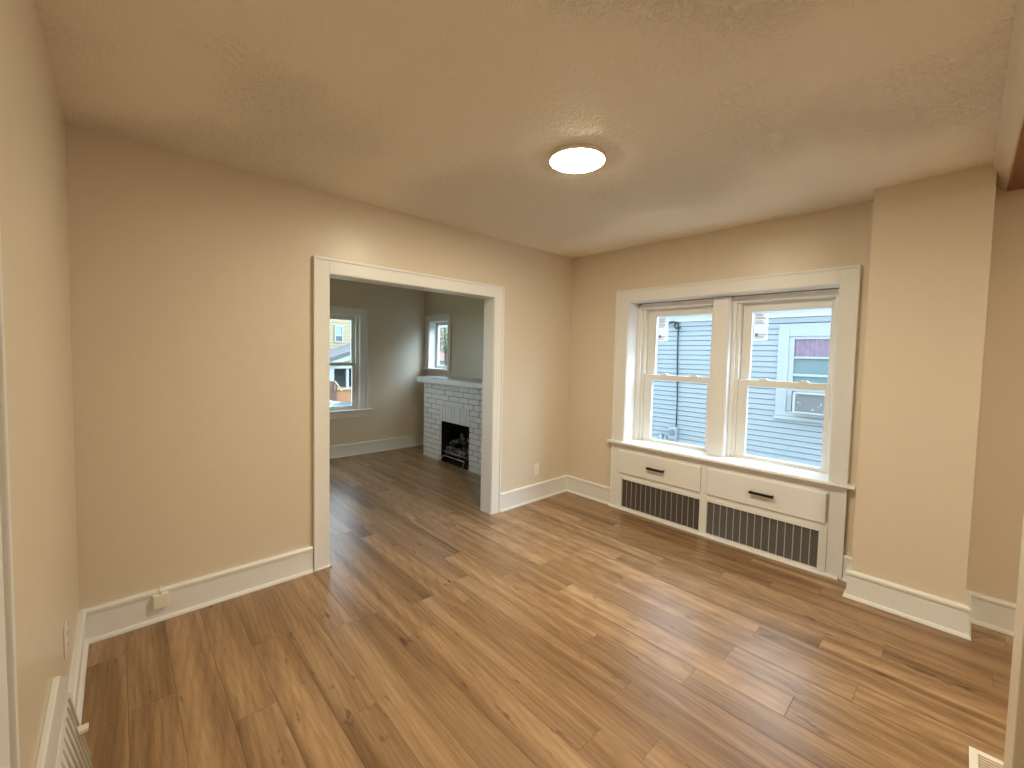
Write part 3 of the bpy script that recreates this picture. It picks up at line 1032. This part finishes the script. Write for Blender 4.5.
NX = 3.2
nh = empty('neighbour_house', (NX, -1, -1.2))
tag(nh, 'white sided house close outside the double window', 'house')
LAP, OUT = 0.0765, 0.013
NW = (-2.55, -1.115, 0.70, 1.97)          # the neighbour's window trim: y0, y1, z0, z1
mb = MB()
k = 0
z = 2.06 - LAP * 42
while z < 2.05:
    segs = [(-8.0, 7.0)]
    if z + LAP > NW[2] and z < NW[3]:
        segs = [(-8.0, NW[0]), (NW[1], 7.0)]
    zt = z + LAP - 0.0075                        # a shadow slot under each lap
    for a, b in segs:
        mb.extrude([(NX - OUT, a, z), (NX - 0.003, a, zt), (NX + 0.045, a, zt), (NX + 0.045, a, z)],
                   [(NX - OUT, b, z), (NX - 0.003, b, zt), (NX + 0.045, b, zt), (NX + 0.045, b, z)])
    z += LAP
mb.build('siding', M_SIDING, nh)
mb = MB()
mb.box(NX - 0.022, NX + 0.05, -8, 7.0, 2.06, 2.19).box(NX - 0.04, NX, -8, 7.0, 2.115, 2.19)
mb.build('frieze_board', M_FRIEZE, nh)
mb = MB()
mb.box(NX - 0.14, NX + 0.05, -8, 7.2, 2.19, 2.21).box(NX - 0.16, NX - 0.14, -8, 7.2, 2.17, 2.30)
mb.build('eave', M_EXTTRIM, nh)
mb = MB()
mb.extrude([(NX - 0.18, -8, 2.30), (NX - 0.18, -8, 2.34), (NX + 4.2, -8, 4.6), (NX + 8.6, -8, 2.34), (NX + 8.6, -8, 2.30)],
           [(NX - 0.18, 7.2, 2.30), (NX - 0.18, 7.2, 2.34), (NX + 4.2, 7.2, 4.6), (NX + 8.6, 7.2, 2.34), (NX + 8.6, 7.2, 2.30)])
mb.build('roof', M_SHINGLE, nh)
MB().box(NX + 0.05, NX + 8.2, -7.9, 6.95, -1.2, 2.29).build('wall', M_SIDING, nh)
# its window
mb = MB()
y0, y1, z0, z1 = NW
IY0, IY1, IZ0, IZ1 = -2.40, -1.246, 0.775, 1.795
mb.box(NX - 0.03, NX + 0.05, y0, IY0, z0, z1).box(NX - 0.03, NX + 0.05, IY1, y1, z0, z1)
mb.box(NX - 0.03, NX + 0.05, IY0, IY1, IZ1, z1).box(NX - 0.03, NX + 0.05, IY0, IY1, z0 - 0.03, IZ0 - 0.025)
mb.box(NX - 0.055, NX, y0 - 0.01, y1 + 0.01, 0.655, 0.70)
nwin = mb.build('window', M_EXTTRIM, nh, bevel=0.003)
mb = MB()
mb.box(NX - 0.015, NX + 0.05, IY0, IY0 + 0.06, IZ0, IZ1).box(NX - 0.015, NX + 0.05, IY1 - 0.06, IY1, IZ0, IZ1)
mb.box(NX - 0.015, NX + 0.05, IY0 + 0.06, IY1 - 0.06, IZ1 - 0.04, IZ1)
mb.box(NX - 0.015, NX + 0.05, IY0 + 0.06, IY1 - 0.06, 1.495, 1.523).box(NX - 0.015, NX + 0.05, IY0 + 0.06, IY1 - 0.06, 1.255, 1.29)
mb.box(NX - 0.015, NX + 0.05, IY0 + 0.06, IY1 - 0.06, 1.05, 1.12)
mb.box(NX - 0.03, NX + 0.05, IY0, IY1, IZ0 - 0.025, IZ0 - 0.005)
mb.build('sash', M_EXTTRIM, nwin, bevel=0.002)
MB().box(NX + 0.015, NX + 0.02, IY0 + 0.06, IY1 - 0.06, 1.12, 1.495).build('pane', M_EXTPANE, nwin)
mb = MB()                                   # gathered valance
pts_a, pts_b = [], []
nf = 60
for i in range(nf + 1):
    yy = IY0 + 0.06 + (IY1 - IY0 - 0.12) * i / nf
    xx = NX + 0.006 + 0.005 * math.sin(i * 1.9)
    pts_a.append((xx, yy))
prof = pts_a + [(NX + 0.014, IY1 - 0.06), (NX + 0.014, IY0 + 0.06)]
mb.prism(prof, 2, 1.523, IZ1 - 0.04)
note(mb.build('valance', M_VALANCE, nwin), 'lilac curtain valance')

ac = empty('air_conditioner', (NX - 0.1, -1.62, 0.8))
tag(ac, 'white window air conditioner with a grey coil in the white house window', 'air conditioner')
mb = MB()
AY0, AY1, AZ0, AZ1 = -1.87, -1.36, 0.772, 1.048
mb.box(NX - 0.20, NX + 0.04, AY0, AY1, AZ0, AZ0 + 0.022).box(NX - 0.20, NX + 0.04, AY0, AY1, AZ1 - 0.022, AZ1)
mb.box(NX - 0.20, NX + 0.04, AY0, AY0 + 0.03, AZ0 + 0.022, AZ1 - 0.022).box(NX - 0.20, NX + 0.04, AY1 - 0.03, AY1, AZ0 + 0.022, AZ1 - 0.022)
mb.build('case', M_AC, ac, bevel=0.004)
mb = MB()
mb.box(NX - 0.18, NX + 0.03, AY0 + 0.03, AY1 - 0.03, AZ0 + 0.022, AZ1 - 0.022)
mb.build('coil', M_ACG, ac)
mt = empty('electric_meter', (NX - 0.02, 0.33, 0.12))
tag(mt, 'grey electric meter box low on the white siding, left window', 'meter')
MB().box(NX - 0.10, NX - 0.013, 0.262, 0.405, 0.13, 0.33).build('box', M_METER, mt, bevel=0.01)
MB().lathe(0, 0, [(0, 0.05), (0.045, 0.05), (0.05, 0.04), (0.05, 0)], 24).build('glass_dome', M_EXTPANE, mt)
dome = mt.children[-1]
dome.matrix_parent_inverse = Matrix.Identity(4)
dome.rotation_euler = (0, -PI / 2, 0)
dome.location = (-0.08, 0.004, 0.115)
MB().tube([(NX - 0.05, 0.29, 0.13), (NX - 0.05, 0.285, -1.2)], 0.018).build('riser', M_METER, mt)
o = MB().tube([(NX - 0.03, 0.30, 0.335), (NX - 0.03, 0.305, 0.9), (NX - 0.03, 0.33, 1.5), (NX - 0.03, 0.335, 2.03)], 0.011).build('service_cable', M_CABLE, smooth=True)
tag(o, 'dark service cable running down the white siding to the meter box', 'cable')
br = MB()
br.tube([(NX - 0.03, 0.335, 2.04), (NX - 0.09, 0.40, 2.06), (NX - 0.05, 0.47, 2.055), (NX - 0.03, 0.53, 2.045)], 0.013)
br.tube([(NX - 0.03, 0.30, 1.96), (NX - 0.10, 0.335, 1.945), (NX - 0.09, 0.37, 1.99), (NX - 0.03, 0.38, 2.04)], 0.014)
tag(br.build('wire_bracket', M_CABLE, smooth=True), 'dark wire bracket under the eave at the top of the service cable', 'bracket')
o = MB().tube([(NX - 0.06, 0.55, -1.2), (NX - 0.06, 0.55, 0.15), (NX - 0.02, 0.55, 0.17)], 0.022).tube([(NX - 0.05, 0.475, -1.2), (NX - 0.05, 0.475, 0.16)], 0.016).build('gas_pipe', M_METER, smooth=True)
tag(o, 'pair of grey pipes on the siding left of the meter box', 'pipe')

# ------------------------------------------------------------------ outside: street side, seen through the front window
HY = 28.0
yh = empty('yellow_house', (8.5, HY, -2.2))
tag(yh, 'pale yellow house across the street, seen through the far window', 'house')
mb = MB()
mb.box(4.2, 12.5, HY + 0.02, HY + 7, -2.4, 5.2)
zz = -0.6
while zz < 5.1:
    mb.extrude([(4.2, HY - 0.03, zz), (4.2, HY + 0.02, zz), (4.2, HY + 0.02, zz + 0.24), (4.2, HY - 0.002, zz + 0.24)],
               [(12.5, HY - 0.03, zz), (12.5, HY + 0.02, zz), (12.5, HY + 0.02, zz + 0.24), (12.5, HY - 0.002, zz + 0.24)])
    zz += 0.24
mb.build('wall', M_YELLOW, yh)
mb = MB()
mb.extrude([(4.0, HY - 0.4, 5.1), (4.0, HY + 7.4, 5.1), (4.0, HY + 3.5, 8.0)], [(12.7, HY - 0.4, 5.1), (12.7, HY + 7.4, 5.1), (12.7, HY + 3.5, 8.0)])
mb.build('roof', M_SHINGLE, yh)
for xa in (7.87, 10.6):
    mb = MB()
    mb.box(xa - 0.09, xa, HY - 0.08, HY, 2.04, 3.26).box(xa + 0.43, xa + 0.52, HY - 0.08, HY, 2.04, 3.26)
    mb.box(xa, xa + 0.43, HY - 0.08, HY, 3.16, 3.26).box(xa, xa + 0.43, HY - 0.08, HY, 2.04, 2.13).box(xa, xa + 0.43, HY - 0.07, HY, 2.50, 2.58)
    wn_ = mb.build('window', M_STREETTRIM, yh)
    MB().box(xa, xa + 0.43, HY - 0.04, HY, 2.58, 3.16).build('pane', M_BLUEPANE, wn_)
    MB().box(xa, xa + 0.43, HY - 0.04, HY, 2.13, 2.50).build('pane', M_DARKPANE, wn_)
PY = HY - 2.2                                # porch gable front
mb = MB()                                    # rake roof rising to the ridge at the right
for (xa, za, xb, zb) in ((5.6, 0.62, 9.6, 2.05), (9.6, 2.05, 13.6, 0.62)):
    mb.extrude([(xa, PY - 0.3, za - 0.30), (xb, PY - 0.3, zb - 0.30), (xb, PY - 0.3, zb), (xa, PY - 0.3, za)],
               [(xa, HY, za - 0.30 + 0.2), (xb, HY, zb - 0.30 + 0.2), (xb, HY, zb + 0.2), (xa, HY, za + 0.2)])
mb.build('porch_roof', M_SHINGLE, yh)
mb = MB()
for (xa, za, xb, zb) in ((5.6, 0.30, 9.6, 1.73), (9.6, 1.73, 13.6, 0.30)):
    mb.hexa([(xa, PY - 0.36, za - 0.26), (xb, PY - 0.36, zb - 0.26), (xb, PY - 0.05, zb - 0.26), (xa, PY - 0.05, za - 0.26),
             (xa, PY - 0.36, za + 0.03), (xb, PY - 0.36, zb + 0.03), (xb, PY - 0.05, zb + 0.03), (xa, PY - 0.05, za + 0.03)])
mb.build('rake_board', M_STREETTRIM, yh)
mb = MB()
mb.extrude([(6.2, PY - 0.1, 0.42), (13.0, PY - 0.1, 0.42), (9.6, PY - 0.1, 1.6)], [(6.2, PY + 0.1, 0.42), (13.0, PY + 0.1, 0.42), (9.6, PY + 0.1, 1.6)])
mb.build('gable', M_YELLOW, yh)
MB().box(5.8, 13.2, PY - 0.15, PY + 0.15, 0.26, 0.46).build('porch_beam', M_STREETTRIM, yh)
MB().box(6.2, 12.5, HY - 0.08, HY - 0.03, -1.1, 0.9).build('porch_wall', M_DARKGREY, yh)
for xa in (7.75, 10.4):
    MB().box(xa, xa + 0.17, PY - 0.09, PY + 0.09, -1.05, 0.30).build('porch_column', M_STREETTRIM, yh)
mb = MB()
mb.box(6.55, 6.92, PY - 0.14, PY + 0.14, -0.60, 0.30)
mb.build('porch_column', M_STREETTRIM, yh)
MB().box(6.2, 7.0, PY - 0.4, PY + 0.4, -2.3, -0.58).build('brick_pier', M_REDBRICK, yh)
mb = MB()
mb.box(7.0, 12.0, PY - 0.3, PY + 0.4, -2.3, -1.16)
mb.build('brick_porch', M_ORANGEBRICK, yh)
MB().box(6.9, 12.1, PY - 0.4, PY + 0.4, -1.16, -1.03).build('porch_cap', M_CAP, yh)
mb = MB()
mb.tube([(6.85, PY - 0.45, -0.55), (7.15, PY - 0.9, -1.2)], 0.05).tube([(6.85, PY - 0.45, -0.55), (6.85, PY - 0.45, -1.2)], 0.04)
mb.build('stair_rail', M_CAP, yh)


def car(name, loc, rot, mat, label):
    o = empty(name, loc)
    prof = [(-2.1, 0.30), (-2.15, 0.75), (-1.9, 0.92), (-1.25, 0.98), (-0.75, 1.42), (0.75, 1.45), (1.35, 1.02), (2.0, 0.90), (2.15, 0.62), (2.1, 0.30)]
    b = MB().prism([(x, z) for x, z in prof], 1, -0.85, 0.85).build('body', mat, o, bevel=0.08)
    w = MB().prism([(-1.12, 1.0), (-0.70, 1.36), (0.70, 1.39), (1.22, 1.04)], 1, -0.865, 0.865).build('window_glass', M_DARKPANE, o)
    parts = [b, w]
    for wx in (-1.3, 1.35):
        for wy in (-0.80, 0.80):
            t = MB().tube([(wx, wy - 0.1, 0.32), (wx, wy + 0.1, 0.32)], 0.32, 20).build('wheel', M_TYRE, o)
            parts.append(t)
    for p in parts:
        p.matrix_parent_inverse = Matrix.Identity(4)
    o.rotation_euler = (0, 0, rot)
    tag(o, label, 'car')


car('car', (3.75, 14.0, -2.12), 0.05, M_CAR, 'dark blue car parked in the street, nearest the far window')
car('car', (3.75, 22.0, -2.40), 0.1, M_CARW, 'white car parked in front of the yellow house')


# trees and the far red roof, seen through the small window
def tree(loc, h, r, n, label):
    o = empty('tree', loc)
    x, y, z = loc
    MB().tube([(x, y, z), (x + 0.1, y, z + h * 0.4), (x, y + 0.1, z + h * 0.75)], [0.16, 0.11, 0.05]).build('trunk', M_BARK, o, smooth=True)
    mb = MB()
    for i in range(n):
        a, b = random.uniform(0, 2 * PI), math.acos(random.uniform(-1, 1))
        q = r * random.uniform(0.35, 1.0) ** 0.6
        c = Vector((x + q * math.sin(b) * math.cos(a), y + q * math.sin(b) * math.sin(a), z + h * 0.72 + q * 0.9 * math.cos(b)))
        d1 = Vector((random.uniform(-1, 1), random.uniform(-1, 1), random.uniform(-1, 1))).normalized()
        d2 = d1.orthogonal().normalized()
        s = random.uniform(0.05, 0.09)
        v = [mb.bm.verts.new(c + d1 * s), mb.bm.verts.new(c + d2 * s * 0.5), mb.bm.verts.new(c - d1 * s), mb.bm.verts.new(c - d2 * s * 0.5)]
        mb.bm.faces.new(v)
    mb.build('crown', M_LEAF, o)
    tag(o, label, 'tree')


tree((6.9, 12.6, -1.6), 5.6, 1.1, 1500, 'green leafy tree outside the small window')
rh_ = empty('red_roofed_house', (17, 27, -2.3))
tag(rh_, 'house with a reddish roof behind the tree outside the small window', 'house')
MB().box(14.4, 21, 26.5, 33, -2.4, 0.9).build('wall', M_STREETTRIM, rh_)
mb = MB()
mb.extrude([(14.1, 26.0, 0.8), (14.1, 33.5, 0.8), (14.1, 29.7, 4.2)], [(21.3, 26.0, 0.8), (21.3, 33.5, 0.8), (21.3, 29.7, 4.2)])
mb.build('roof', M_REDROOF, rh_)
